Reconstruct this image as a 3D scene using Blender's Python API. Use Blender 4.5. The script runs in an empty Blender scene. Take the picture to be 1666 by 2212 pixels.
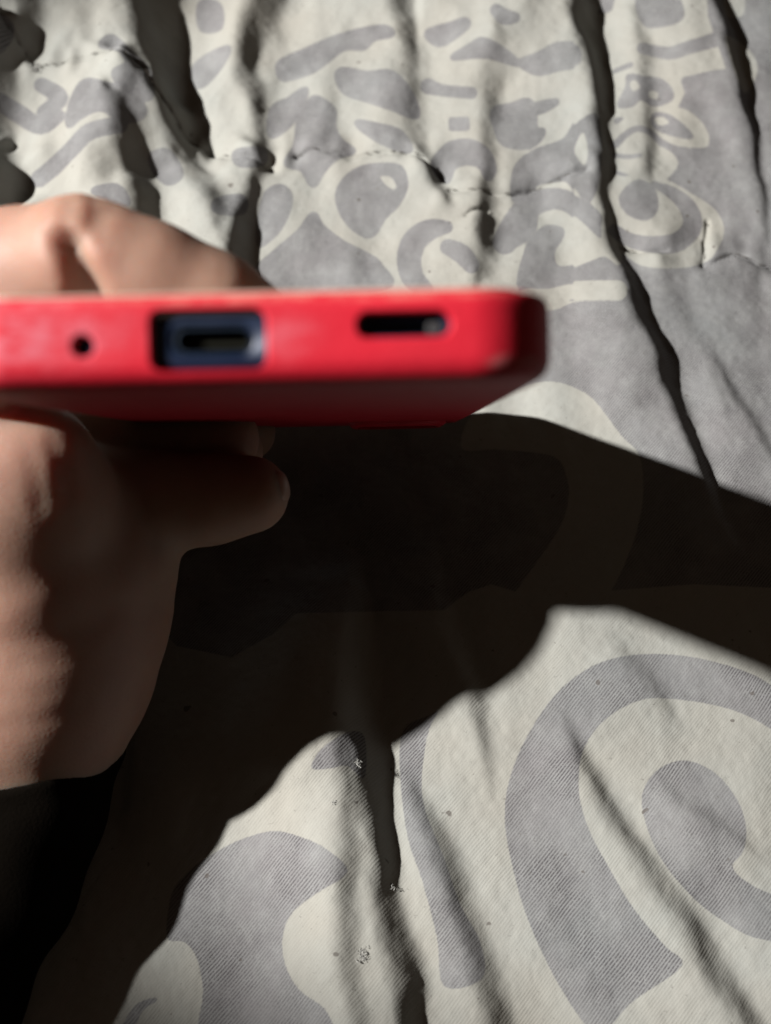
import bpy, bmesh, math, random
import numpy as np
from mathutils import Vector, Matrix
random.seed(4); rng = np.random.default_rng(7)
scene = bpy.context.scene
COL = scene.collection

# ------------------------------------------------------------------ camera, light, exposure
CAM_H = .26
PITCH = math.radians(62)
HFOV = math.radians(36)
FWD = np.array([0, math.cos(PITCH), -math.sin(PITCH)])
UP = np.array([0, math.sin(PITCH), math.cos(PITCH)])
RT = np.array([1., 0, 0])
CAM = np.array([0, -CAM_H / math.tan(PITCH), CAM_H])
KPX = 833 / math.tan(HFOV / 2)

cam_data = bpy.data.cameras.new('camera')
cam = bpy.data.objects.new('camera', cam_data)
COL.objects.link(cam)
cam.location = CAM
cam.rotation_euler = (math.pi / 2 - PITCH, 0, 0)
cam_data.sensor_fit = 'HORIZONTAL'
cam_data.sensor_width = 36
cam_data.lens = 18 / math.tan(HFOV / 2)
cam_data.clip_start = .01
cam_data.clip_end = 20
cam_data.dof.use_dof = True
cam_data.dof.focus_distance = .262
# aperture diameter about 3.2 mm
cam_data.dof.aperture_fstop = cam_data.lens / 3.2
scene.camera = cam

world = bpy.data.worlds.new('World')
scene.world = world
world.use_nodes = True
bg = world.node_tree.nodes['Background']
bg.inputs[0].default_value = (1, .70, .48, 1)
bg.inputs[1].default_value = .042

LDIR = np.array([1.32, .085, -1.0])
LDIR /= np.linalg.norm(LDIR)
lamp = bpy.data.lights.new('room_lamp_light', 'SPOT')
lamp.spot_size = 2 * math.atan(.224 / 1.6)
lamp.spot_blend = .25
lamp.energy = 290
lamp.color = (1, .965, .91)
lamp.shadow_soft_size = .022
lamp_o = bpy.data.objects.new('room_lamp_light', lamp)
COL.objects.link(lamp_o)
lamp_o.location = np.array([.145, .058, .0]) - LDIR * 1.6
lamp_o.rotation_euler = Vector(LDIR).to_track_quat('-Z', 'Y').to_euler()

scene.view_settings.view_transform = 'Standard'
scene.view_settings.look = 'None'
scene.view_settings.exposure = 0
scene.view_settings.gamma = 1
scene.cycles.max_bounces = 6
scene.cycles.diffuse_bounces = 1


def ray(x, y):
    return FWD + RT * ((x - 833) / KPX) + UP * ((1106 - y) / KPX)


def P(x, y, d):
    return CAM + ray(x, y) * d


def ground(x, y, z=0.):
    R = ray(x, y)
    return CAM + R * ((z - CAM[2]) / R[2])


def project(V):
    v = V - CAM
    d = v @ FWD
    return 833 + KPX * (v @ RT) / d, 1106 - KPX * (v @ UP) / d, d


# ------------------------------------------------------------------ node helpers
def new_mat(name):
    m = bpy.data.materials.new(name)
    m.use_nodes = True
    nt = m.node_tree
    return m, nt, nt.nodes['Principled BSDF']


def node(nt, kind, **kw):
    n = nt.nodes.new(kind)
    for k, v in kw.items():
        if k.startswith('i_'):
            n.inputs[k[2:].replace('_', ' ')].default_value = v
        else:
            setattr(n, k, v)
    return n


def math_n(nt, op, a, b=None, c=None):
    n = nt.nodes.new('ShaderNodeMath')
    n.operation = op
    for i, v in enumerate((a, b, c)):
        if v is None:
            continue
        if isinstance(v, (int, float)):
            n.inputs[i].default_value = v
        else:
            nt.links.new(v, n.inputs[i])
    return n.outputs[0]


def mix_n(nt, f, a, b):
    n = nt.nodes.new('ShaderNodeMix')
    n.data_type = 'RGBA'
    for i, v in ((0, f), (6, a), (7, b)):
        if isinstance(v, (int, float)):
            n.inputs[i].default_value = v
        elif isinstance(v, tuple):
            n.inputs[i].default_value = (*v, 1)
        else:
            nt.links.new(v, n.inputs[i])
    return n.outputs[2]


def noise_n(nt, vec, scale, detail=2, rough=.5, mapping=None):
    if mapping:
        mp = node(nt, 'ShaderNodeMapping')
        mp.inputs['Scale'].default_value = mapping
        nt.links.new(vec, mp.inputs[0])
        vec = mp.outputs[0]
    n = node(nt, 'ShaderNodeTexNoise', i_Scale=scale, i_Detail=detail, i_Roughness=rough)
    nt.links.new(vec, n.inputs['Vector'])
    return n.outputs[0]


def ramp_n(nt, v, lo, hi, a=0., b=1.):
    n = node(nt, 'ShaderNodeMapRange', clamp=True)
    n.inputs[1].default_value = lo
    n.inputs[2].default_value = hi
    n.inputs[3].default_value = a
    n.inputs[4].default_value = b
    nt.links.new(v, n.inputs[0])
    return n.outputs[0]


# ------------------------------------------------------------------ materials
def quilt_material():
    m, nt, p = new_mat('printed_cotton_twill')
    co = node(nt, 'ShaderNodeTexCoord').outputs['Object']
    at = node(nt, 'ShaderNodeAttribute', attribute_name='print_distance').outputs['Fac']
    wob = noise_n(nt, co, 1500, 2)
    edge = math_n(nt, 'MULTIPLY_ADD', wob, 4.0, -2.0)
    cream = ramp_n(nt, math_n(nt, 'ADD', at, edge), -1.6, 1.6)
    # twill lines, about 0.6 mm apart, running diagonally
    sx = node(nt, 'ShaderNodeSeparateXYZ')
    nt.links.new(co, sx.inputs[0])
    warp = noise_n(nt, co, 55, 2)
    ln = math_n(nt, 'MULTIPLY_ADD', sx.outputs[0], 7600., math_n(nt, 'MULTIPLY', sx.outputs[1], -6600.))
    ln = math_n(nt, 'MULTIPLY_ADD', warp, 14., ln)
    tw = math_n(nt, 'SINE', ln)
    tw01 = math_n(nt, 'MULTIPLY_ADD', tw, .5, .5)
    brk = noise_n(nt, co, 2600, 2, .7)
    patch = ramp_n(nt, noise_n(nt, co, 60, 3, .6), .36, .62)
    thread = math_n(nt, 'MULTIPLY', math_n(nt, 'MULTIPLY', tw01, ramp_n(nt, brk, .25, .52)), math_n(nt, 'MULTIPLY_ADD', patch, .65, .35))
    tone = ramp_n(nt, noise_n(nt, co, 26, 3), .3, .7)
    grey = mix_n(nt, tone, (.180, .176, .182), (.170, .178, .183))
    worn = ramp_n(nt, noise_n(nt, co, 150, 4, .7), .42, .68)
    grey = mix_n(nt, math_n(nt, 'MULTIPLY', worn, .5), grey, (.228, .235, .236))
    grey = mix_n(nt, math_n(nt, 'MULTIPLY', thread, .9), grey, (.040, .036, .042))
    light = mix_n(nt, tone, (.258, .252, .229), (.247, .258, .248))
    light = mix_n(nt, math_n(nt, 'MULTIPLY', thread, .22), light, (.16, .15, .13))
    light = mix_n(nt, math_n(nt, 'MULTIPLY', ramp_n(nt, noise_n(nt, co, 110, 4, .7), .4, .7), .35), light, (.235, .228, .21))
    colr = mix_n(nt, cream, grey, light)
    # worn specks and grime
    sp = ramp_n(nt, noise_n(nt, co, 900, 3, .75), .64, .72)
    colr = mix_n(nt, math_n(nt, 'MULTIPLY', sp, .45), colr, (.08, .075, .07))
    spot = ramp_n(nt, noise_n(nt, co, 300, 1, .5), .765, .79)
    colr = mix_n(nt, math_n(nt, 'MULTIPLY', spot, .7), colr, (.07, .06, .055))
    fuzz = ramp_n(nt, noise_n(nt, co, 420, 4, .7), .3, .7)
    colr = mix_n(nt, math_n(nt, 'MULTIPLY', fuzz, .10), colr, (.16, .155, .15))
    nt.links.new(colr, p.inputs['Base Color'])
    p.inputs['Roughness'].default_value = .92
    p.inputs['Specular IOR Level'].default_value = .15
    h = math_n(nt, 'ADD', math_n(nt, 'MULTIPLY', thread, -.6), math_n(nt, 'MULTIPLY', brk, .9))
    h = math_n(nt, 'ADD', h, math_n(nt, 'MULTIPLY', noise_n(nt, co, 420, 3, .6), 1.6))
    b = node(nt, 'ShaderNodeBump', i_Strength=.7, i_Distance=.00009)
    nt.links.new(h, b.inputs['Height'])
    nt.links.new(b.outputs[0], p.inputs['Normal'])
    return m


def plain(name, color, rough=.5, metal=0., spec=.5, bump=0., bscale=800, var=0., sss=0.):
    m, nt, p = new_mat(name)
    co = node(nt, 'ShaderNodeTexCoord').outputs['Object']
    dark = tuple(c * (1 - var) for c in color)
    lite = tuple(min(1, c * (1 + var)) for c in color)
    c = mix_n(nt, ramp_n(nt, noise_n(nt, co, 90, 4, .6), .3, .7), dark, lite)
    nt.links.new(c, p.inputs['Base Color'])
    r = ramp_n(nt, noise_n(nt, co, 240, 3, .6), .3, .7, rough - .05, min(1, rough + .05))
    nt.links.new(r, p.inputs['Roughness'])
    p.inputs['Metallic'].default_value = metal
    p.inputs['Specular IOR Level'].default_value = spec
    if bump:
        b = node(nt, 'ShaderNodeBump', i_Strength=.6, i_Distance=bump)
        nt.links.new(noise_n(nt, co, bscale, 3, .6), b.inputs['Height'])
        nt.links.new(b.outputs[0], p.inputs['Normal'])
    return m


def skin_material():
    m, nt, p = new_mat('skin')
    co = node(nt, 'ShaderNodeTexCoord').outputs['Object']
    a = ramp_n(nt, noise_n(nt, co, 70, 4, .6), .3, .7)
    b_ = ramp_n(nt, noise_n(nt, co, 28, 2, .5), .35, .65)
    c = mix_n(nt, a, (.245, .155, .115), (.325, .222, .168))
    c = mix_n(nt, math_n(nt, 'MULTIPLY', b_, .5), c, (.25, .12, .09))
    c = mix_n(nt, math_n(nt, 'MULTIPLY', ramp_n(nt, noise_n(nt, co, 900, 3, .7), .55, .75), .25), c, (.36, .17, .12))
    nt.links.new(c, p.inputs['Base Color'])
    p.inputs['Roughness'].default_value = .6
    p.inputs['Specular IOR Level'].default_value = .38
    p.inputs['Subsurface Weight'].default_value = .8
    p.inputs['Subsurface Radius'].default_value = (1, .35, .2)
    p.inputs['Subsurface Scale'].default_value = .010
    vo = node(nt, 'ShaderNodeTexVoronoi', i_Scale=900, feature='DISTANCE_TO_EDGE')
    nt.links.new(co, vo.inputs['Vector'])
    h = math_n(nt, 'ADD', math_n(nt, 'MULTIPLY', vo.outputs[0], .8), noise_n(nt, co, 260, 4, .6))
    b = node(nt, 'ShaderNodeBump', i_Strength=.35, i_Distance=.0002)
    nt.links.new(h, b.inputs['Height'])
    nt.links.new(b.outputs[0], p.inputs['Normal'])
    return m


M_QUILT = quilt_material()
M_SKIN = skin_material()
M_NAIL = plain('fingernail', (.36, .235, .19), .4, spec=.4)
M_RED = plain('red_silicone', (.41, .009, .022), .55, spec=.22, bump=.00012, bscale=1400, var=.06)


def scuff_sheen(m, centre, size, colr, amount):  # tints a patch: worn scuffs, and pink sheen painted as colour
    nt = m.node_tree
    p = nt.nodes['Principled BSDF']
    co = node(nt, 'ShaderNodeTexCoord').outputs['Object']
    mp = node(nt, 'ShaderNodeMapping')
    mp.inputs['Location'].default_value = tuple(-c / s_ for c, s_ in zip(centre, size))
    mp.inputs['Scale'].default_value = tuple(1 / s_ for s_ in size)
    nt.links.new(co, mp.inputs[0])
    ln = node(nt, 'ShaderNodeVectorMath', operation='LENGTH')
    nt.links.new(mp.outputs[0], ln.inputs[0])
    near = ramp_n(nt, ln.outputs['Value'], .3, 1., 1., 0.)
    nz = ramp_n(nt, noise_n(nt, co, 500, 4, .7, mapping=(.4, 1, 1)), .38, .62)
    f_ = math_n(nt, 'MULTIPLY', math_n(nt, 'MULTIPLY', near, nz), amount)
    src = p.inputs['Base Color'].links[0].from_socket
    nt.links.new(mix_n(nt, f_, src, colr), p.inputs['Base Color'])


scuff_sheen(M_RED, (.0345, .002, -.0030), (.0045, .006, .0011), (.42, .26, .26), .75)
scuff_sheen(M_RED, (.0385, .006, -.0040), (.004, .010, .0018), (.22, .13, .13), .7)
scuff_sheen(M_RED, (.010, .0, .0046), (.045, .003, .0007), (.5, .22, .18), .5)
scuff_sheen(M_RED, (-.024, .0, .001), (.020, .006, .0055), (.44, .13, .17), .7)  # pink sheen on the left of the end face, painted into the colour
scuff_sheen(M_RED, (.008, .0, .0005), (.006, .004, .004), (.44, .10, .13), .5)  # pink sheen right of the port, also put into the colour
M_NAVY = plain('navy_anodised', (.004, .012, .036), .42, metal=.2, bump=.00004, var=.12)
M_BLACK = plain('black_plastic', (.012, .012, .013), .4)
M_PORT = plain('port_shell_metal', (.014, .024, .04), .4, metal=.3)
M_TONGUE = plain('port_tongue', (.009, .009, .006), .6, spec=.1)
M_GRILLE = plain('grille_mesh_grey', (.018, .018, .02), .8)
M_GLASS = plain('dark_glass', (.01, .01, .012), .08, spec=.6)
M_THREAD = plain('dark_thread', (.035, .028, .022), .9)
M_SHADE_SLEEVE = plain('forearm_shade_dark', (.0035, .0026, .0018), .95, spec=.03, bump=.0002, bscale=1500, var=.15)  # near-black colour carries the forearm's shade on an added cover
M_LINT = plain('white_lint', (.24, .24, .23), .95)
M_PALE = plain('clear_film_edge', (.42, .30, .25), .35)


# ------------------------------------------------------------------ object helpers
def link(name, me, mat, parent=None):
    o = bpy.data.objects.new(name, me)
    if mat and not me.materials:
        me.materials.append(mat)
    COL.objects.link(o)
    if parent:
        o.parent = parent
    return o


def tag(o, label=None, cat=None, group=None, kind=None):
    for k, v in (('label', label), ('category', cat), ('group', group), ('kind', kind)):
        if v:
            o[k] = v
    return o


def np_mesh(name, V, F, smooth=True):
    me = bpy.data.meshes.new(name)
    V = np.asarray(V, dtype=np.float32)
    F = np.asarray(F, dtype=np.int32)
    n = F.shape[1]
    me.vertices.add(len(V))
    me.vertices.foreach_set('co', V.ravel())
    me.loops.add(F.size)
    me.loops.foreach_set('vertex_index', F.ravel())
    me.polygons.add(len(F))
    me.polygons.foreach_set('loop_start', np.arange(0, F.size, n, dtype=np.int32))
    me.polygons.foreach_set('loop_total', np.full(len(F), n, dtype=np.int32))
    me.update(calc_edges=True)
    if smooth:
        me.shade_smooth()
    return me


# ------------------------------------------------------------------ the printed pattern
XO, YO, STEP = -420, -420, 4
gx = np.arange(XO, 2090, STEP, dtype=float)
gy = np.arange(YO, 2640, STEP, dtype=float)
GX, GY = np.meshgrid(gx, gy)


def catmull(pts, closed, n=6):
    p = np.array(pts, float)
    N = len(p)
    out = []
    for i in range(N if closed else N - 1):
        if closed:
            a, b, c, d = p[i - 1], p[i], p[(i + 1) % N], p[(i + 2) % N]
        else:
            a, b, c, d = p[max(i - 1, 0)], p[i], p[i + 1], p[min(i + 2, N - 1)]
        for k in range(n):
            t = k / n
            out.append(.5 * (2 * b + (c - a) * t + (2 * a - 5 * b + 4 * c - d) * t * t + (3 * b - a - 3 * c + d) * t ** 3))
    if not closed:
        out.append(p[-1])
    return np.array(out)


CROPS = {'1': (0, 0, .3906), '2': (542.3, 0, .3581), '3': (1069.4, 0, .3581), '4': (1069.4, 596.5, .3581),
         '7': (921.9, 1247.3, .4466), '8': (162.7, 1410, .5208), 'd': (0, 0, 1)}
field = np.full(GX.shape, -60.)


def seg_dist(px, py, poly, closed):
    best = np.full(px.shape, 1e9)
    N = len(poly)
    W = None
    for i in range(N if closed else N - 1):
        a, b = poly[i], poly[(i + 1) % N]
        d = b[:2] - a[:2]
        L = d @ d + 1e-9
        t = np.clip(((px - a[0]) * d[0] + (py - a[1]) * d[1]) / L, 0, 1)
        q = np.hypot(px - a[0] - t * d[0], py - a[1] - t * d[1])
        if len(a) > 2:
            q = q - (a[2] + (b[2] - a[2]) * t)
        best = np.minimum(best, q)
    return best


def paint(crop, value, pts, stroke=None, sharp=False):
    ox, oy, s = CROPS[crop]
    if stroke is None:
        p = [(ox + x * s, oy + y * s) for x, y in pts]
        poly = np.array(p, float) if sharp else catmull(p, True, 5)
    else:
        p = [(ox + q[0] * s, oy + q[1] * s, (q[2] if len(q) > 2 else stroke) * s / 2) for q in pts]
        poly = catmull(p, False, 5)
    mg = 40
    x0, x1 = poly[:, 0].min() - mg, poly[:, 0].max() + mg
    y0, y1 = poly[:, 1].min() - mg, poly[:, 1].max() + mg
    i0, i1 = np.searchsorted(gx, [x0, x1])
    j0, j1 = np.searchsorted(gy, [y0, y1])
    if i1 <= i0 or j1 <= j0:
        return
    px, py = GX[j0:j1, i0:i1], GY[j0:j1, i0:i1]
    if stroke is None:
        d = seg_dist(px, py, poly, True)
        ins = np.zeros(px.shape, bool)
        N = len(poly)
        for i in range(N):
            a, b = poly[i], poly[(i + 1) % N]
            if a[1] == b[1]:
                continue
            c = ((a[1] > py) != (b[1] > py)) & (px < (b[0] - a[0]) * (py - a[1]) / (b[1] - a[1]) + a[0])
            ins ^= c
        sd = np.where(ins, d, -d)
    else:
        sd = -seg_dist(px, py, poly, False)
    f = field[j0:j1, i0:i1]
    field[j0:j1, i0:i1] = np.maximum(f, sd) if value else np.minimum(f, -sd)


# cream grounds: the busy motif block at the top, and the lower half
paint('d', 1, [(-420, -420), (1190, -420), (1330, 40), (1340, 300), (1345, 570), (1200, 640), (700, 700), (-420, 760)], sharp=True)
paint('d', 1, [(-420, 760), (300, 760), (300, 1300), (380, 1395), (500, 1420), (590, 1370), (640, 1325), (800, 1321), (960, 1318), (1010, 1280), (1060, 1262), (1120, 1280), (1180, 1300), (1330, 1275), (1500, 1262), (2090, 1290), (2090, 2640), (-420, 2640)], sharp=True)
# left panel
paint('1', 0, [(380, 690), (400, 560), (470, 450), (600, 470), (720, 500), (800, 620), (700, 665), (560, 600), (450, 640)])
paint('1', 0, [(215, 990, 60), (300, 920, 60), (400, 820, 55), (500, 725, 60), (660, 690, 60)], stroke=50)
paint('1', 0, [(560, 250), (620, 205), (740, 310), (820, 400), (830, 540), (700, 500), (630, 400), (705, 350), (660, 270)])
paint('1', 0, [(520, 1050), (640, 1030), (700, 1090), (690, 1130), (570, 1090)])
paint('1', 0, [(1085, 360), (1260, 265), (1200, 390), (1100, 475)])
paint('1', 0, [(1110, 20), (1210, 30), (1215, 150), (1115, 155)])
paint('1', 0, [(1310, 840), (1450, 830), (1450, 900), (1320, 905)])
paint('1', 0, [(1200, 1110), (1340, 1090), (1340, 1170), (1200, 1165)])
paint('1', 0, [(0, 560, 60), (120, 640, 70), (230, 700, 50), (330, 640, 30)], stroke=50)
paint('1', 0, [(-200, 100), (-60, 60), (60, 140), (20, 260), (-120, 300)])
paint('1', 0, [(840, 860), (930, 840), (1000, 960), (930, 1010), (860, 950)])
paint('1', 0, [(230, 470, 50), (330, 540, 60), (240, 620, 40)], stroke=40)
# middle panel
paint('2', 0, [(185, 370), (330, 305), (480, 240), (640, 190), (800, 165), (850, 205), (740, 232), (680, 285), (560, 290), (450, 370), (360, 430), (200, 475), (165, 420)])
paint('2', 0, [(520, 460), (560, 420), (700, 445), (850, 440), (960, 560), (1000, 700), (850, 650), (700, 600), (570, 555)])
paint('2', 0, [(640, 740), (760, 757), (900, 800), (960, 905), (860, 885), (730, 820)])
paint('2', 0, [(130, 660), (230, 600), (330, 540), (290, 660), (220, 760), (120, 815)])
paint('2', 0, [(390, 590), (495, 660), (497, 760), (540, 850), (615, 910), (520, 945), (440, 1020), (375, 1115), (310, 1020), (215, 985), (270, 880), (290, 740), (335, 650)])
paint('2', 0, [(190, 1130), (235, 1185), (215, 1290), (150, 1400), (50, 1470), (60, 1300), (90, 1180), (130, 1140)])
paint('2', 0, [(375, 1295), (430, 1370), (560, 1470), (700, 1540), (775, 1600), (800, 1740), (80, 1760), (10, 1660), (150, 1520), (290, 1400)])
paint('2', 0, [(525, 1180), (570, 1085), (660, 1020), (780, 1000), (900, 1015), (930, 1120), (880, 1230), (800, 1310), (730, 1415), (640, 1390), (560, 1300)])
paint('2', 1, [(755, 1050), (850, 1050), (900, 1130), (860, 1160), (800, 1130)])
paint('2', 0, [(1180, 1370, 40), (1080, 1385, 90), (990, 1450, 110), (955, 1550, 110), (970, 1660, 100), (1040, 1750, 80)], stroke=90)
paint('2', 0, [(1190, 1490, 60), (1270, 1530, 80), (1330, 1600, 60)], stroke=60)
paint('2', 0, [(1100, 1000), (1160, 900), (1230, 860), (1340, 860), (1430, 920), (1465, 1020), (1430, 1075), (1385, 1000), (1300, 980), (1220, 1010), (1180, 1090)])
paint('2', 0, [(1210, 725), (1300, 722), (1302, 770), (1212, 772)], sharp=True)
paint('2', 0, [(1070, 520, 60), (1160, 545, 34), (1330, 560, 36)], stroke=30)
paint('2', 0, [(1070, 190), (1200, 150), (1290, 120), (1300, 160), (1160, 262), (1085, 240)])
paint('2', 0, [(1220, 345), (1320, 280), (1400, 240), (1520, 300), (1610, 385), (1450, 340), (1350, 335)])
paint('2', 0, [(1480, 60, 40), (1530, 100, 60), (1590, 105, 30)], stroke=40)
paint('2', 0, [(1470, 660), (1560, 640), (1690, 620), (1700, 870), (1560, 835), (1470, 745)])
paint('2', 0, [(1600, 1020), (1700, 940), (1700, 1140), (1590, 1200)])
paint('2', 0, [(1540, 1340), (1600, 1270), (1700, 1200), (1700, 1390), (1560, 1480)])
paint('3', 0, [(160, 370), (260, 330), (380, 270), (500, 280), (510, 380), (380, 412), (270, 440), (180, 405)])
paint('3', 0, [(0, 700), (60, 660), (200, 640), (370, 610), (300, 662), (220, 690), (190, 755), (230, 790), (290, 790), (250, 855), (160, 885), (40, 850)])
paint('3', 0, [(500, 740), (420, 850), (250, 915), (165, 990), (130, 1100), (125, 1190), (230, 1110), (370, 1080), (450, 1090), (570, 1220), (640, 1000), (620, 700)])
paint('3', 1, [(530, 790), (565, 900), (545, 1000), (500, 960), (475, 900)])
paint('3', 0, [(60, 1460, 110), (110, 1360, 110), (200, 1250, 110), (330, 1200, 95), (440, 1215, 90), (560, 1290, 110), (650, 1390, 90)], stroke=90)
paint('3', 0, [(160, 1740), (200, 1500), (250, 1420), (320, 1375), (400, 1390), (390, 1440), (350, 1500), (345, 1570), (380, 1620), (480, 1615), (600, 1570), (680, 1560), (800, 1700), (640, 1700), (420, 1702)])
paint('3', 0, [(620, -200), (640, 20), (625, 80), (700, 60), (730, -20), (740, -200)])
# right side block
paint('3', 1, [(600, 90), (700, 80), (790, -300), (1270, -300), (1290, 100), (1400, 420), (1300, 430), (1130, 470), (1150, 560), (1100, 665), (900, 1090), (700, 1340), (640, 1300), (640, 500)], sharp=True)
paint('3', 0, [(850, 10), (930, -120), (1090, -40), (1140, 70), (1110, 130), (1000, 160), (900, 150)])
paint('3', 0, [(890, 290, 60), (1050, 320, 70), (1170, 285, 75), (1330, 240, 80)], stroke=70)
paint('3', 0, [(1130, 475), (1220, 455), (1400, 425), (1500, 560), (1500, 700), (1250, 700), (1160, 640), (1150, 560)])
paint('3', 0, [(720, 430, 20), (820, 390, 24)], stroke=20)
paint('3', 0, [(800, 450), (900, 460), (1010, 480), (1075, 550), (1060, 610), (960, 640), (880, 600), (830, 640), (740, 640), (790, 520)])
paint('3', 1, [(930, 545), (985, 555), (980, 600), (930, 590)])
paint('3', 1, [(810, 500), (850, 480), (880, 530), (830, 550)])
paint('3', 1, [(900, 640), (1000, 660), (1130, 648), (1230, 710), (1290, 800), (1290, 880), (1220, 895), (1090, 880), (960, 810), (880, 740)])
paint('3', 0, [(950, 690), (1030, 685), (1130, 745), (1195, 830), (1080, 820), (960, 770)])
paint('3', 1, [(955, 715), (1010, 700), (1055, 740), (990, 760)])
paint('3', 0, [(725, 715), (775, 712), (730, 745)])
paint('3', 0, [(730, 870, 40), (790, 810, 34), (860, 775, 30), (940, 800, 30), (1040, 890, 34), (1150, 910, 40)], stroke=30)
paint('3', 0, [(720, 935, 22), (800, 945, 20), (880, 935, 16)], stroke=18)
paint('3', 1, [(960, 890), (1060, 910), (1110, 980), (1080, 1040), (1020, 1090), (900, 1090)])
paint('3', 0, [(730, 1040, 20), (800, 1060, 14)], stroke=16)
paint('3', 1, [(900, 1060), (1040, 1080), (1200, 1170), (1330, 1260), (1388, 1380), (1350, 1500), (1270, 1585), (1100, 1622), (880, 1605), (760, 1520), (640, 1440), (700, 1100)])
paint('3', 0, [(960, 1110, 30), (1080, 1170, 70), (1170, 1260, 100), (1190, 1370, 110), (1100, 1460, 110), (960, 1475, 95), (820, 1450, 80), (720, 1390, 70)], stroke=90)
paint('3', 0, [(750, 1200), (800, 1120), (880, 1085), (960, 1140), (985, 1240), (950, 1310), (880, 1325), (790, 1280)])
paint('3', 1, [(1380, -120), (1500, -60), (1505, 80), (1440, 112), (1385, 80)])
paint('3', 1, [(1390, 210), (1530, 290), (1588, 400), (1560, 510), (1500, 560), (1430, 400)])
# below the case, right
paint('4', 1, [(200, 130, 150), (340, 130, 150), (480, 90, 130), (740, 85, 130)], stroke=140)
paint('4', 1, [(-150, 850), (0, 742), (200, 652), (330, 635), (450, 660), (580, 730), (680, 850), (770, 970), (870, 1080), (895, 1300), (860, 1520), (790, 1720), (700, 1900), (560, 2100), (100, 2000), (130, 1900), (270, 1700), (400, 1500), (445, 1330), (430, 1200), (370, 1095), (200, 1060), (0, 1045), (-200, 1040)])
# bottom right scroll
paint('7', 0, [(1900, 700), (1666, 520), (1500, 440), (1250, 380), (1000, 375), (800, 430), (620, 570), (480, 780), (400, 980), (378, 1150), (400, 1330), (470, 1600), (590, 1880), (740, 2130), (840, 2220), (900, 2160), (1000, 2050), (1235, 1880), (1150, 1780), (1000, 1600), (880, 1400), (790, 1230), (740, 1060), (745, 880), (800, 760), (900, 660), (1050, 590), (1200, 590), (1400, 620), (1550, 670), (1700, 760), (1900, 950)])
paint('7', 0, [(1040, 1080), (1080, 970), (1170, 900), (1280, 890), (1400, 950), (1500, 1070), (1545, 1200), (1535, 1320), (1480, 1400), (1560, 1480), (1700, 1540), (1900, 1560), (1900, 1800), (1666, 1760), (1550, 1730), (1430, 1660), (1300, 1560), (1160, 1400), (1080, 1250)])
# bottom left scroll
paint('8', 0, [(380, 1180), (400, 1000), (470, 910), (560, 840), (700, 770), (830, 740), (950, 770), (1050, 820), (1130, 910), (1000, 1000), (900, 1080), (860, 1180), (870, 1290), (930, 1400), (1050, 1500), (1060, 1700), (540, 1700), (530, 1400), (500, 1260), (450, 1200)])
paint('8', 0, [(980, 480), (1020, 400), (1130, 330), (1200, 350), (1200, 520), (1130, 470), (1060, 480)])
paint('8', 0, [(1350, 350), (1470, 260), (1505, 245), (1460, 350), (1440, 600), (1530, 850), (1600, 1050), (1680, 1200), (1690, 1350), (1530, 1385), (1500, 1180), (1440, 950), (1370, 720)])
paint('8', 0, [(200, 1600, 60), (260, 1480, 40), (330, 1440, 20)], stroke=30)

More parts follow.
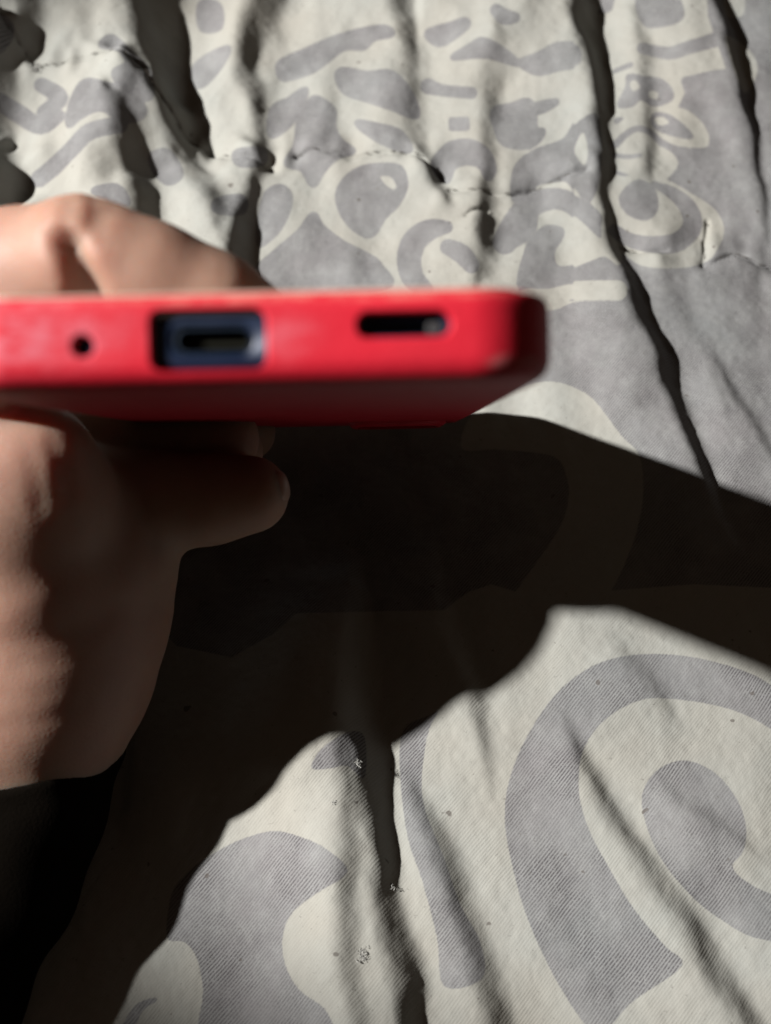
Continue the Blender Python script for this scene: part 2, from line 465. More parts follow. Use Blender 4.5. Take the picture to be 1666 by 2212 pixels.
# ------------------------------------------------------------------ the quilt: folds
# (points along the crest as picture x, y, width of the falling side; strength; steepness 0 soft .. 1 hard)
FOLDS = [
    ([(1238, -260, 66), (1242, 0, 62), (1252, 100, 58), (1275, 200, 46), (1290, 330, 38), (1300, 450, 30), (1310, 520, 30), (1340, 590, 34), (1362, 650, 44), (1385, 720, 48), (1420, 780, 48), (1446, 850, 46), (1476, 930, 36), (1505, 1000, 34), (1535, 1070, 28), (1570, 1140, 14), (1600, 1200, 4)], 1.05, 1),
    ([(1490, -150, 45), (1525, 0, 38), (1556, 80, 36), (1585, 170, 34), (1606, 250, 30), (1625, 320, 20), (1645, 420, 14), (1658, 500, 8)], 1.05, 1),
    ([(1550, 800, 14), (1580, 860, 26), (1625, 940, 26), (1680, 1020, 18)], .8, 0),
    ([(325, -260, 110), (322, 0, 105), (325, 80, 100), (345, 160, 80), (370, 250, 62), (400, 310, 36), (430, 350, 10)], 1.0, 1),
    ([(130, -200, 60), (112, 0, 52), (92, 70, 54), (72, 140, 50), (78, 180, 12)], 1.05, 1),
    ([(20, 140, 60), (10, 200, 75), (-20, 280, 80), (-50, 340, 60)], 1.0, 1),
    ([(20, 350, 60), (10, 420, 66), (-10, 480, 66), (-20, 540, 40)], 1.0, 1),
    ([(262, 285, 30), (285, 340, 50), (310, 400, 54), (322, 470, 50), (320, 560, 50)], 1.0, 1),
    ([(575, 350, 14), (552, 400, 24), (528, 460, 32), (516, 530, 40), (512, 620, 44), (510, 720, 30)], 1.1, 1),
    ([(590, -200, 70), (566, 0, 70), (530, 70, 64), (515, 130, 56), (528, 200, 46), (552, 260, 38), (570, 340, 18)], 1.28, 0),
    ([(400, 360, 30), (425, 400, 60), (440, 450, 62), (455, 500, 36), (470, 530, 8)], 1.0, 0),
    ([(225, 170, 20), (280, 205, 54), (350, 245, 60), (420, 300, 40), (450, 330, 12)], .85, 0),
    ([(30, 560, 20), (0, 470, 50), (30, 400, 40), (60, 340, 20)], .7, 0),
    ([(180, 40, 30), (190, 100, 44), (200, 170, 30)], .45, 0),
    ([(850, -150, 66), (850, 0, 66), (860, 80, 62), (868, 180, 62), (872, 260, 60), (880, 330, 56), (920, 390, 44), (960, 440, 16)], 1.28, 0),
    ([(1065, 130, 30), (1045, 220, 46), (1044, 300, 40), (1052, 380, 34), (1050, 450, 46), (1044, 520, 54), (1030, 600, 40)], .95, 0),
    ([(1150, 30, 30), (1110, 110, 50), (1082, 190, 30)], .55, 0),
    ([(1370, 60, 20), (1378, 140, 34), (1384, 220, 38), (1392, 300, 34), (1402, 370, 20)], .95, 0),
    ([(770, 1280, 30), (770, 1420, 60), (776, 1580, 78), (792, 1680, 70), (808, 1790, 60), (828, 1900, 50), (845, 1980, 50), (862, 2060, 54), (880, 2140, 54), (900, 2300, 60)], 1.05, 1),
    ([(726, 1640, 14), (738, 1720, 27), (742, 1820, 35), (740, 1920, 49), (745, 2020, 49), (752, 2120, 49), (760, 2300, 49)], .95, 0),
    ([(905, 1730, 25), (925, 1780, 42), (955, 1860, 52), (985, 1950, 60), (1015, 2040, 60), (1035, 2130, 65), (1060, 2300, 62)], .98, 0),
    ([(930, 1200, 19), (950, 1330, 36), (985, 1440, 43), (1010, 1500, 41), (1022, 1560, 34), (1045, 1640, 17), (1060, 1700, 5)], .95, 0),
    ([(1225, 1580, 14), (1255, 1650, 35), (1290, 1730, 46), (1330, 1810, 51), (1375, 1880, 57), (1430, 1960, 59), (1490, 2040, 62), (1540, 2120, 65), (1620, 2260, 65)], .98, 0),
    ([(1440, 1690, 8), (1470, 1745, 30), (1520, 1780, 38), (1590, 1820, 30)], .6, 0),
    ([(1325, 1390, 10), (1360, 1440, 30), (1410, 1500, 40), (1440, 1540, 20)], .45, 0),
    ([(1610, 1330, 20), (1630, 1380, 30), (1660, 1440, 30), (1700, 1520, 20)], .55, 0),
    ([(1410, 560, 20), (1440, 640, 40), (1500, 760, 46), (1540, 850, 30)], .35, 0),
    ([(1560, 1210, 10), (1500, 1180, 30), (1400, 1180, 30)], .5, 0),
]
SEAMS = [
    [(-60, 60), (40, 140), (110, 190), (200, 190), (310, 205), (350, 250), (400, 290), (450, 312), (520, 345), (588, 362)],
    [(640, 335), (680, 330), (740, 335), (810, 340), (880, 350), (930, 375), (960, 400)],
    [(972, 425), (1010, 432), (1060, 428), (1110, 425), (1180, 410), (1260, 400)],
    [(1340, 533), (1400, 545), (1440, 545)],
    [(1520, 572), (1555, 560), (1590, 552), (1630, 565), (1700, 580), (1800, 600)],
    [(1527, 480), (1524, 530), (1520, 572)],
    [(1005, 492), (1020, 478), (1050, 470)],
]
sp = .00042
xs = np.concatenate([np.linspace(-.40, -.160, 36)[:-1], np.arange(-.160, .160, sp), np.linspace(.160, .40, 36)])
ys = np.concatenate([np.linspace(-.42, -.150, 36)[:-1], np.arange(-.150, .210, sp), np.linspace(.210, .48, 36)])
# coarse grid for heights (1.2 mm), interpolated after
cs = .0009
cx = np.arange(-.41, .4115, cs)
cy = np.arange(-.43, .4915, cs)
CX, CY = np.meshgrid(cx, cy)
Hc = np.zeros(CX.shape)


def value_noise(X, Y, scale, seed):
    r = np.random.default_rng(seed)
    T = r.random((64, 64))
    u, v = X / scale + 100.3, Y / scale + 100.7
    i, j = np.floor(u).astype(int), np.floor(v).astype(int)
    a, b = u - i, v - j
    a, b = a * a * a * (a * (6 * a - 15) + 10), b * b * b * (b * (6 * b - 15) + 10)
    g = lambda m, n: T[n % 64, m % 64]
    return (g(i, j) * (1 - a) + g(i + 1, j) * a) * (1 - b) + (g(i, j + 1) * (1 - a) + g(i + 1, j + 1) * a) * b - .5


def smooth(t):
    t = np.clip(t, 0, 1)
    return t * t * (3 - 2 * t)


TAN_L = 1 / 1.32
wob_x = value_noise(CX, CY, .011, 3) * .0022 + value_noise(CX, CY, .004, 5) * .0007
for pts, amp, hard in FOLDS:
    W = []
    for x, y, w in pts:
        g = ground(x, y)
        mmpx = project(g)[2] / KPX
        W.append((g[0], g[1], w * mmpx))
    poly = catmull(W, False, 3)
    i0, i1 = np.searchsorted(cx, [poly[:, 0].min() - .05, poly[:, 0].max() + .05])
    j0, j1 = np.searchsorted(cy, [poly[:, 1].min() - .03, poly[:, 1].max() + .03])
    X, Y = CX[j0:j1, i0:i1] + wob_x[j0:j1, i0:i1], CY[j0:j1, i0:i1]
    best = np.full(X.shape, 1e9)
    sd = np.zeros(X.shape)
    wd = np.zeros(X.shape)
    endf = np.ones(X.shape)
    N = len(poly)
    for i in range(N - 1):
        a, b = poly[i], poly[i + 1]
        d = b[:2] - a[:2]
        L2 = d @ d + 1e-12
        t0 = ((X - a[0]) * d[0] + (Y - a[1]) * d[1]) / L2
        t = np.clip(t0, 0, 1)
        ex, ey = X - a[0] - t * d[0], Y - a[1] - t * d[1]
        q = np.hypot(ex, ey)
        # positive towards +x of the crest
        side = np.sign(((X - a[0]) * d[1] - (Y - a[1]) * d[0]) * (1 if d[1] > 0 else -1))
        over = np.zeros(X.shape)
        if i == 0:
            over = np.maximum(0, -t0) * math.sqrt(L2)
        if i == N - 2:
            over = np.maximum(over, np.maximum(0, t0 - 1) * math.sqrt(L2))
        m = q < best
        best = np.where(m, q, best)
        sd = np.where(m, q * side, sd)
        wd = np.where(m, a[2] + (b[2] - a[2]) * t, wd)
        endf = np.where(m, np.exp(-(over / .006) ** 2), endf)
    wd = np.maximum(wd, .0002)
    if hard:
        A = 1.3 * TAN_L * wd * amp
        fall = 1.35 * wd
        sd = sd + .55 * wd
        back = 1.7 * wd + .006
    else:
        A = .72 * TAN_L * wd * amp
        fall = 1.25 * wd
        sd = sd + .3 * wd
        back = 2.2 * wd + .004
    up = np.where(sd < 0, np.exp(-(np.abs(sd) / back) ** 1.6), 1 - smooth(sd / fall))
    # small undershoot past the foot of the fold
    und = -.16 * np.exp(-((sd - fall) / (fall * .8 + 1e-6)) ** 2) * (sd > 0)
    Hc[j0:j1, i0:i1] += A * (up + und) * endf
    if hard:
        # the padding rolls over gently before the steep side
        s2 = sd + 1.9 * wd
        roll = np.where(s2 < 0, np.exp(-(np.abs(s2) / (2.6 * wd + .005)) ** 1.6), 1 - smooth(s2 / (2.4 * wd)))
        Hc[j0:j1, i0:i1] += .55 * TAN_L * wd * roll * endf

seam_mask = np.zeros(CX.shape)
seam_world = []
for s_pts in SEAMS:
    w = np.array([ground(x, y)[:2] for x, y in s_pts])
    poly = catmull(w, False, 5)
    seam_world.append(poly)
    d = seg_dist(CX, CY, poly, False)
    Hc -= .0011 * np.exp(-(d / .0016) ** 2)
    seam_mask = np.maximum(seam_mask, np.exp(-(d / .007) ** 2))
ripple = value_noise(CX, CY * .5, .0032, 21) * .0016 + value_noise(CX, CY * .6, .0065, 22) * .0024
Hc += ripple * seam_mask * (1 + .9 * smooth((.0 - CX) / .06))
# crumples between folds; stronger towards the puckered upper half
topw = .35 + .65 * smooth((CY + .02) / .10)
Hc += (value_noise(CX, CY * .35, .018, 31) * .0042 + value_noise(CX, CY * .45, .009, 32) * .0019) * topw
Hc += value_noise(CX, CY * .6, .0042, 33) * .0006 * topw
Hc += value_noise(CX, CY, .09, 34) * .004
for (qx, qy), rad_, am, sc, sd_ in (((430, 330), .026, .0036, .0085, 61), ((60, 420), .024, .0050, .009, 62), ((950, 440), .017, .0022, .0055, 63),
                                    ((1040, 560), .014, .0015, .0055, 64), ((560, 250), .016, .0022, .0055, 65), ((700, 1720), .012, .0010, .005, 66)):
    c_ = ground(qx, qy)
    Hc += value_noise(CX, CY * .8, sc, sd_) * am * np.exp(-((CX - c_[0]) ** 2 + (CY - c_[1]) ** 2) / rad_ ** 2)
# light box blur softens creases from the nearest-segment switch
k = np.array([1, 4, 6, 4, 1.]) / 16
for ax in (0, 1):
    Hc = sum(k[i] * np.roll(Hc, i - 2, axis=ax) for i in range(5))
H0 = Hc[np.searchsorted(cy, ground(900, 1000)[1]), np.searchsorted(cx, .0)]


def bilin(A, x0, y0, s, X, Y):
    u = np.clip((X - x0) / s, 0, A.shape[1] - 1.001)
    v = np.clip((Y - y0) / s, 0, A.shape[0] - 1.001)
    i, j = u.astype(int), v.astype(int)
    a, b = u - i, v - j
    return (A[j, i] * (1 - a) + A[j, i + 1] * a) * (1 - b) + (A[j + 1, i] * (1 - a) + A[j + 1, i + 1] * a) * b


def quilt_z(x, y):
    return float(bilin(Hc, cx[0], cy[0], cs, np.array([x]), np.array([y]))[0])


X, Y = np.meshgrid(xs, ys)
Z = bilin(Hc, cx[0], cy[0], cs, X, Y)
for poly in seam_world:
    i0, i1 = np.searchsorted(xs, [poly[:, 0].min() - .003, poly[:, 0].max() + .003])
    j0, j1 = np.searchsorted(ys, [poly[:, 1].min() - .003, poly[:, 1].max() + .003])
    if i1 - i0 > 2 and j1 - j0 > 2:
        xx, yy = X[j0:j1, i0:i1], Y[j0:j1, i0:i1]
        jit = value_noise(xx, yy, .0022, 51) * .0006
        dd = seg_dist(xx + jit, yy + jit, poly, False)
        Z[j0:j1, i0:i1] -= .0011 * np.exp(-(dd / .00055) ** 2) * (.6 + 1.2 * (value_noise(xx, yy, .0035, 52) + .3))
Z += value_noise(X, Y, .0019, 41) * .00013 + value_noise(X, Y, .0009, 42) * .00006
V = np.stack([X.ravel(), Y.ravel(), Z.ravel()], 1)
nx_, ny_ = len(xs), len(ys)
idx = np.arange(nx_ * ny_).reshape(ny_, nx_)
F = np.stack([idx[:-1, :-1], idx[:-1, 1:], idx[1:, 1:], idx[1:, :-1]], -1).reshape(-1, 4)
me = np_mesh('quilt', V, F)
px, py, pd = project(V)
f = bilin(field, XO, YO, STEP, px, py)
outside = (px < XO + 8) | (px > 2080) | (py < YO + 8) | (py > 2630)
gen = 60 * (np.sin(V[:, 0] * 90 + 2 * np.sin(V[:, 1] * 60)) + np.sin(V[:, 1] * 75 + 2 * np.sin(V[:, 0] * 70)) - .2)
f = f - np.where(px < 1240, 7, 1.5) * (py < 650)
f = np.where(outside, gen, f)
at = me.attributes.new('print_distance', 'FLOAT', 'POINT')
at.data.foreach_set('value', f.astype(np.float32))
quilt = link('quilt', me, M_QUILT)
tag(quilt, 'rumpled cotton quilt printed with grey and cream scrolls, lying under the hand and phone', 'quilt')


# stitches along the seams
def capsule_mesh(name, length, r):
    bm = bmesh.new()
    rings = []
    for t, rr in ((-.5, .35), (-.3, 1), (0, 1.1), (.3, 1), (.5, .35)):
        rings.append([bm.verts.new((t * length, r * rr * math.cos(a), r * rr * math.sin(a) + r * (1 - abs(t) * 2) * .8))
                      for a in [i * math.tau / 5 for i in range(5)]])
    for a, b in zip(rings, rings[1:]):
        for i in range(5):
            bm.faces.new((a[i], a[(i + 1) % 5], b[(i + 1) % 5], b[i]))
    bm.faces.new(rings[0][::-1])
    bm.faces.new(rings[-1])
    bmesh.ops.recalc_face_normals(bm, faces=bm.faces)
    m_ = bpy.data.meshes.new(name)
    bm.to_mesh(m_)
    bm.free()
    m_.shade_smooth()
    m_.materials.append(M_THREAD)
    return m_


st_me = capsule_mesh('stitch', .0021, .00010)
for poly in seam_world:
    seg = np.hypot(*np.diff(poly, axis=0).T)
    cum = np.concatenate([[0], np.cumsum(seg)])
    s = .001
    while s < cum[-1] - .001:
        pos = np.array([np.interp(s, cum, poly[:, k]) for k in (0, 1)])
        p2 = np.array([np.interp(s + .001, cum, poly[:, k]) for k in (0, 1)])
        if random.random() < .6:
            z1, z2 = quilt_z(*pos), quilt_z(*p2)
            d = np.array([*(p2 - pos), z2 - z1])
            o = bpy.data.objects.new('stitch', st_me)
            COL.objects.link(o)
            o.parent = quilt
            o.location = (pos[0], pos[1] + random.uniform(-.0002, .0002), z1 + .0001)
            o.rotation_euler = Vector(d).to_track_quat('X', 'Z').to_euler()
            o.rotation_euler.z += random.uniform(-.25, .25)
            o.scale = (random.uniform(.7, 1.15), 1, 1)
        s += random.uniform(.0021, .0030)

# ------------------------------------------------------------------ lint on the quilt
LINT = [((785, 2062), .0022, 'largest white lint tuft on the crest left of the long dark fold near the bottom'),
        ((846, 1915), .0013, 'small white lint speck lying inside the dark fold at the bottom'),
        ((770, 1650), .0014, 'white lint tuft beside the shadow tip where the dark fold starts'),
        ((722, 1735), .0009, 'tiny lint speck left of the dark fold, under the lint tuft at the shadow edge'),
        ((80, 150), .0028, 'frayed white lint on the quilt in the top left corner')]
for (lx, ly), size, lab in LINT:
    g = ground(lx, ly, .003)
    z = quilt_z(g[0], g[1])
    g = ground(lx, ly, z)
    bm = bmesh.new()
    for kf in range(26):
        a = Vector([random.gauss(0, size * .35) for _ in range(3)])
        dirv = Vector([random.gauss(0, 1), random.gauss(0, 1), random.gauss(0, .5)]).normalized() * size * .4
        bend = Vector([random.gauss(0, size * .2) for _ in range(3)])
        r_ = size * random.uniform(.02, .045)
        prev = None
        for t in (0, .33, .66, 1):
            c = a + dirv * t + bend * (t * (1 - t) * 4)
            c.z = abs(c.z) * .6
            ring = [bm.verts.new(c + Vector((math.cos(q) * r_, math.sin(q) * r_, math.sin(q + 1) * r_))) for q in (0, 2.1, 4.2)]
            if prev:
                for i in range(3):
                    bm.faces.new((prev[i], prev[(i + 1) % 3], ring[(i + 1) % 3], ring[i]))
            prev = ring
    lm = bpy.data.meshes.new('lint')
    bm.to_mesh(lm)
    bm.free()
    o = link('lint', lm, M_LINT)
    o.location = (g[0], g[1], quilt_z(g[0], g[1]))
    o.scale = (.8, .8, .8)
    tag(o, lab, 'lint', 'bits of lint on the quilt')

# ------------------------------------------------------------------ phone frame of reference
A_ = ray(822, 992)
A_ /= np.linalg.norm(A_)
W_ = RT + UP * .022
W_ -= A_ * (W_ @ A_)
W_ /= np.linalg.norm(W_)
N_ = np.cross(W_, A_)
if N_ @ UP < 0:
    N_ = -N_
ORG = P(447, 735, .1315)
PM = Matrix(((W_[0], A_[0], N_[0], ORG[0]), (W_[1], A_[1], N_[1], ORG[1]), (W_[2], A_[2], N_[2], ORG[2]), (0, 0, 0, 1)))
mm = .001


def outline(hw, y0, y1, r, n=9):
    pts = []
    hw = hw - 2.1
    for cxx, cyy, a0 in ((hw - r, y1 - r, 0), (-hw + r, y1 - r, 90), (-hw + r, y0 + r, 180), (hw - r, y0 + r, 270)):
        for i in range(n + 1):
            a = math.radians(a0 + 90 * i / n)
            pts.append((cxx + 3.5 + r * math.cos(a), cyy + r * math.sin(a)))
    return pts


def slab(layers, hw=38., y0=0., y1=165., r=10.0, n=12):
    """layers: (z, inset) from bottom to top, in millimetres"""
    bm = bmesh.new()
    rings = []
    for z, ins in layers:
        rings.append([bm.verts.new((x * mm, y * mm, z * mm)) for x, y in outline(hw - ins, y0 + ins, y1 - ins, max(r - ins, .3), n)])
    for a, b in zip(rings, rings[1:]):
        for i in range(len(a)):
            j = (i + 1) % len(a)
            bm.faces.new((a[i], a[j], b[j], b[i]))
    bm.faces.new(rings[0][::-1])
    bm.faces.new(rings[-1])
    bmesh.ops.recalc_face_normals(bm, faces=bm.faces)
    return bm


def rr(x, z, w, h, r, n=6, off=0.):
    w, h, r = w + 2 * off, h + 2 * off, r + off
    pts = []
    for cxx, czz, a0 in ((w / 2 - r, h / 2 - r, 0), (-w / 2 + r, h / 2 - r, 90), (-w / 2 + r, -h / 2 + r, 180), (w / 2 - r, -h / 2 + r, 270)):
        for i in range(n + 1):
            a = math.radians(a0 + 90 * i / n)
            pts.append((x + cxx + r * math.cos(a), z + czz + r * math.sin(a)))
    return pts


def loft_y(x, z, w, h, r, secs, n=6):
    """closed loft along y with sections (y, offset)"""
    bm = bmesh.new()
    rings = []
    for y, off in secs:
        rings.append([bm.verts.new((px_ * mm, y * mm, pz_ * mm)) for px_, pz_ in rr(x, z, w, h, r, n, off)])
    for a, b in zip(rings, rings[1:]):
        for i in range(len(a)):
            j = (i + 1) % len(a)
            bm.faces.new((a[i], a[j], b[j], b[i]))
    bm.faces.new(rings[0][::-1])
    bm.faces.new(rings[-1])
    bmesh.ops.recalc_face_normals(bm, faces=bm.faces)
    return bm


def to_me(bm, name, mat=None):
    m_ = bpy.data.meshes.new(name)
    bm.to_mesh(m_)
    bm.free()
    if mat:
        m_.materials.append(mat)
    return m_


def carve(base_me, cutters, angle=40):
    o = bpy.data.objects.new('work', base_me)
    COL.objects.link(o)
    tmp = []
    for c in cutters:
        co = bpy.data.objects.new('cut', to_me(c, 'cut'))
        COL.objects.link(co)
        tmp.append(co)
        md = o.modifiers.new('b', 'BOOLEAN')
        md.operation = 'DIFFERENCE'
        md.solver = 'EXACT'
        md.object = co
    dg = bpy.context.evaluated_depsgraph_get()
    dg.update()
    res = bpy.data.meshes.new_from_object(o.evaluated_get(dg))
    bpy.data.objects.remove(o)
    for c in tmp:
        bpy.data.objects.remove(c)
    res.shade_smooth()
    res.set_sharp_from_angle(angle=math.radians(angle))
    return res


# picture x on the end face -> local millimetres
def ex(px_):
    return (px_ - 447) * .1315 / KPX * 1000


case_root = bpy.data.objects.new('phone_case', None)
COL.objects.link(case_root)
case_root.matrix_world = PM
tag(case_root, 'glossy red silicone phone case with cutouts, gripped by the hand above the quilt', 'phone case')
outer = slab([(-5.15, 4.2), (-5.13, 3.2), (-4.98, 2.2), (-4.6, 1.25), (-4.0, .6), (-3.2, .18), (-2.2, 0), (0, 0), (3.2, 0), (4.2, .12), (4.8, .45), (5.1, .95), (5.15, 1.4), (5.05, 1.8)])
# openings (z is up towards the screen side)
USB = dict(x=ex(450), z=.05, w=12.8, h=6.7, r=1.3)
SPK = dict(x=ex(874), z=1.3, w=10.4, h=2.8, r=1.38)
MIC = dict(x=ex(179), z=-.35, w=2.4, h=2.4, r=1.19)
flare = [(-1, .8), (-.02, .38), (.1, .2), (.28, .06), (.5, 0), (4.5, 0)]
cav = slab([(-3.75, 2.2), (-3.6, 1.5), (-3.2, 1.15), (4.0, 1.15), (4.5, 2.2), (7, 2.5)])
cut = [cav]
for d in (USB, SPK, MIC):
    cut.append(loft_y(d['x'], d['z'], d['w'], d['h'], d['r'], flare, 8))
# camera window in the back, near the far end
CW = (27., 148.)


def loft_z(x, y, w, h, r, secs, n=6):
    bm = bmesh.new()
    rings = []
    for z, off in secs:
        rings.append([bm.verts.new((a * mm, b * mm, z * mm)) for a, b in rr(x, y, w, h, r, n, off)])
    for a, b in zip(rings, rings[1:]):
        for i in range(len(a)):
            j = (i + 1) % len(a)
            bm.faces.new((a[i], a[j], b[j], b[i]))
    bm.faces.new(rings[0][::-1])
    bm.faces.new(rings[-1])
    bmesh.ops.recalc_face_normals(bm, faces=bm.faces)
    return bm


cut.append(loft_z(CW[0] - 4, CW[1], 18, 22, 4, [(-9, .2), (-3, 0)]))
case_me = carve(to_me(outer, 'case_shell', M_RED), cut, 50)
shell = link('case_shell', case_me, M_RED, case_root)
wn = shell.modifiers.new('flat_faces', 'WEIGHTED_NORMAL')
wn.keep_sharp = True
wn.weight = 100
# raised guard round the camera window
bm = loft_z(CW[0] - 4, CW[1], 18, 22, 4, [(-4.9, 2.4), (-5.6, 2.1), (-6.1, 1.5), (-6.25, .9)])
guard = carve(to_me(bm, 'camera_guard', M_RED), [loft_z(CW[0] - 4, CW[1], 18, 22, 4, [(-9, .35), (-3, .25)])])
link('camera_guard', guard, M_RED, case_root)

phone = bpy.data.objects.new('smartphone', None)
COL.objects.link(phone)
phone.matrix_world = PM
tag(phone, 'dark navy smartphone inside the red case, its charging port end facing the viewer', 'smartphone')
body = slab([(-3.5, 2.8), (-3.4, 2.1), (-2.8, 1.5), (-1.8, 1.27), (1.8, 1.27), (2.9, 1.42), (3.6, 2.3), (3.75, 2.9)])
body_me = carve(to_me(body, 'phone_body', M_NAVY), [
    loft_y(ex(458), .1, 8.7, 3.0, 1.48, [(-1, .9), (1.25, .55), (1.5, .18), (1.85, 0), (9, 0)], 8),
    loft_y(SPK['x'], SPK['z'] - .2, 9.0, 1.9, .94, [(-1, 0), (5, 0)]),
    loft_y(MIC['x'], MIC['z'], .9, .9, .44, [(-1, 0), (4, 0)])])
link('phone_body', body_me, M_NAVY, phone)
link('speaker_plate', to_me(loft_y(SPK['x'] + 3.6, SPK['z'] - .2, 2.0, 1.5, .7, [(1.9, -.3), (2.05, 0), (5.2, 0)]), 'speaker_plate', M_GRILLE), M_GRILLE, phone)


def ring_y(x, z, w, h, r, y0, y1, t, name, mat):
    return carve(to_me(loft_y(x, z, w, h, r, [(y0, t * .6), (y0 + .1, t), (y1, t)]), name, mat), [loft_y(x, z, w, h, r, [(y0 - 1, 0), (y1 + 1, 0)])])


port_ring = link('usb_port', ring_y(ex(458), .1, 8.3, 2.6, 1.28, 1.45, 7.5, .22, 'usb_port', M_PORT), M_PORT, phone)
tg = loft_y(ex(485), -.35, 5.2, .6, .15, [(2.6, -.08), (2.8, 0), (7.4, 0)], 3)
link('port_tongue', to_me(tg, 'port_tongue', M_TONGUE), M_TONGUE, port_ring)
link('port_back', to_me(loft_y(ex(458), .1, 8.2, 2.5, 1.2, [(7.4, 0), (7.8, 0)]), 'port_back', M_BLACK), M_BLACK, port_ring)
scr = slab([(3.76, 2.9), (4.1, 2.95), (4.25, 3.2)])
sm = to_me(scr, 'screen', M_GLASS)
link('screen', sm, M_GLASS, phone)
film = slab([(4.3, 3.0), (5.6, 3.0), (5.75, 3.3)])
link('screen_protector', to_me(film, 'screen_protector', M_PALE), M_PALE, phone)
cm = link('camera_module', to_me(loft_z(CW[0] - 4, CW[1], 17, 21, 3.6, [(-3.3, 0), (-4.8, 0), (-5.0, -.3)]), 'camera_module', M_BLACK), M_BLACK, phone)
for k, dy in enumerate((-5.2, 5.2)):
    link('camera_lens', to_me(loft_z(CW[0] - 6.5, CW[1] + dy, 7, 7, 3.49, [(-4.9, 0), (-5.35, 0), (-5.45, -.6)], 10), 'camera_lens', M_GLASS), M_GLASS, cm)


# ------------------------------------------------------------------ the hand
def surface_nets(Fv, org, h):
    S = Fv < 0
    nx, ny, nz = Fv.shape
    acc = np.zeros((nx - 1, ny - 1, nz - 1, 3))
    cnt = np.zeros((nx - 1, ny - 1, nz - 1))
    corners = [(i, j, k) for i in (0, 1) for j in (0, 1) for k in (0, 1)]
    sl = lambda c: tuple(slice(c[a], (nx, ny, nz)[a] - 1 + c[a]) for a in range(3))
    for c in corners:
        for a in range(3):
            if c[a] == 0:
                e = list(c)
                e[a] = 1
                f0, f1 = Fv[sl(c)], Fv[sl(e)]
                m = (f0 < 0) != (f1 < 0)
                t = np.where(m, f0 / np.where(m, f0 - f1, 1), 0)
                for q in range(3):
                    acc[..., q] += m * (c[q] + (t if q == a else 0))
                cnt += m
    act = cnt > 0
    ids = -np.ones(cnt.shape, int)
    ids[act] = np.arange(act.sum())
    ii = np.argwhere(act)
    Vv = org + (ii + acc[act] / cnt[act][:, None]) * h
    faces = []
    for a in range(3):
        b, c = (a + 1) % 3, (a + 2) % 3
        s0 = [slice(None)] * 3
        s1 = [slice(None)] * 3
        s0[a] = slice(0, -1)
        s1[a] = slice(1, None)
        diff = S[tuple(s0)] != S[tuple(s1)]
        e = np.argwhere(diff)
        e = e[(e[:, b] > 0) & (e[:, c] > 0) & (e[:, b] < ids.shape[b]) & (e[:, c] < ids.shape[c])]
        sg = S[tuple(s0)][tuple(e.T)]
        o0, o1, o2, o3 = e.copy(), e.copy(), e.copy(), e.copy()
        o1[:, b] -= 1
        o2[:, b] -= 1
        o2[:, c] -= 1
        o3[:, c] -= 1
        q = np.stack([ids[tuple(o.T)] for o in (o0, o1, o2, o3)], 1)
        q = np.where(sg[:, None], q[:, ::-1], q)
        faces.append(q[(q >= 0).all(1)])
    Fq = np.concatenate(faces)
    return Vv, Fq[:, ::-1]


def smin(a, b, k):
    h = np.clip(.5 + .5 * (b - a) / k, 0, 1)
    return b + (a - b) * h - k * h * (1 - h)


# chains of (picture x, picture y, depth, radius mm)
def at_z(x, y, z):
    return project(ground(x, y, z * .001))[2]


HAND = {
    'palm': ([(90, 985, .216, 9.5), (85, 1078, .222, 14.2), (62, 1228, .2275, 15.8), (118, 1215, at_z(118, 1215, 44), 24), (100, 1330, at_z(100, 1330, 35), 25), (105, 1460, at_z(105, 1460, 27), 21), (85, 1600, at_z(85, 1600, 19), 16.5), (40, 1750, at_z(40, 1750, 14), 15), (0, 1900, at_z(0, 1900, 11.5), 13.5), (-130, 2212, at_z(-130, 2212, 9), 12), (-330, 2700, at_z(-330, 2700, 12), 15)], 7),
    'wrist': ([(20, 1500, at_z(20, 1500, 30), 18), (-200, 1640, at_z(-200, 1640, 24), 14), (-230, 1800, at_z(-230, 1800, 18), 14), (-320, 1950, at_z(-320, 1950, 15), 14), (-460, 2212, at_z(-460, 2212, 15), 14), (-520, 2700, at_z(-520, 2700, 20), 20)], 9),
    'web': ([(-40, 720, .200, 10), (-110, 860, .226, 11), (-60, 1000, .234, 12.5), (10, 1070, .220, 14)], 7),
    'thumb': ([(-260, 760, .222, 12), (-120, 660, .203, 11), (40, 585, .187, 9.4), (185, 552, .180, 8.8), (330, 600, .181, 8.0), (460, 655, .183, 7.6), (560, 705, .186, 6.6)], 6),
    'index_fold': ([(-220, 760, .212, 9), (-80, 690, .198, 8), (20, 640, .188, 7.4), (75, 655, .184, 6.4)], 2.5),
    'finger_a': ([(-20, 1130, .225, 13), (150, 1080, .234, 10.8), (350, 1082, .239, 9.5), (450, 1080, .240, 8.8), (540, 1068, .241, 8.1)], 4),
    'finger_b': ([(-20, 1060, .232, 11), (120, 985, .244, 9.5), (320, 960, .250, 8.6), (478, 948, .251, 8.2)], 3),
    'finger_c': ([(-20, 1060, .245, 11), (120, 1000, .257, 9.2), (330, 975, .262, 8.2), (500, 975, .263, 7.2)], 3),
    'finger_d': ([(-20, 1060, .258, 10), (120, 1010, .266, 8.4), (300, 945, .276, 8), (480, 945, .280, 8), (530, 932, .286, 7.5)], 3),  # hidden tip run on further to block stray light on the quilt
    'back': ([(-20, 1070, .220, 14), (0, 1080, .240, 14), (0, 1080, .260, 12)], 8),
}
allp = []
chains = []
for nm, (pts, kk) in HAND.items():
    c = [(P(x, y, d), r * mm) for x, y, d, r in pts]
    chains.append((nm, c, kk * mm))
    allp += c
h = .0011
lo = np.min([p - r for p, r in allp], 0) - .004
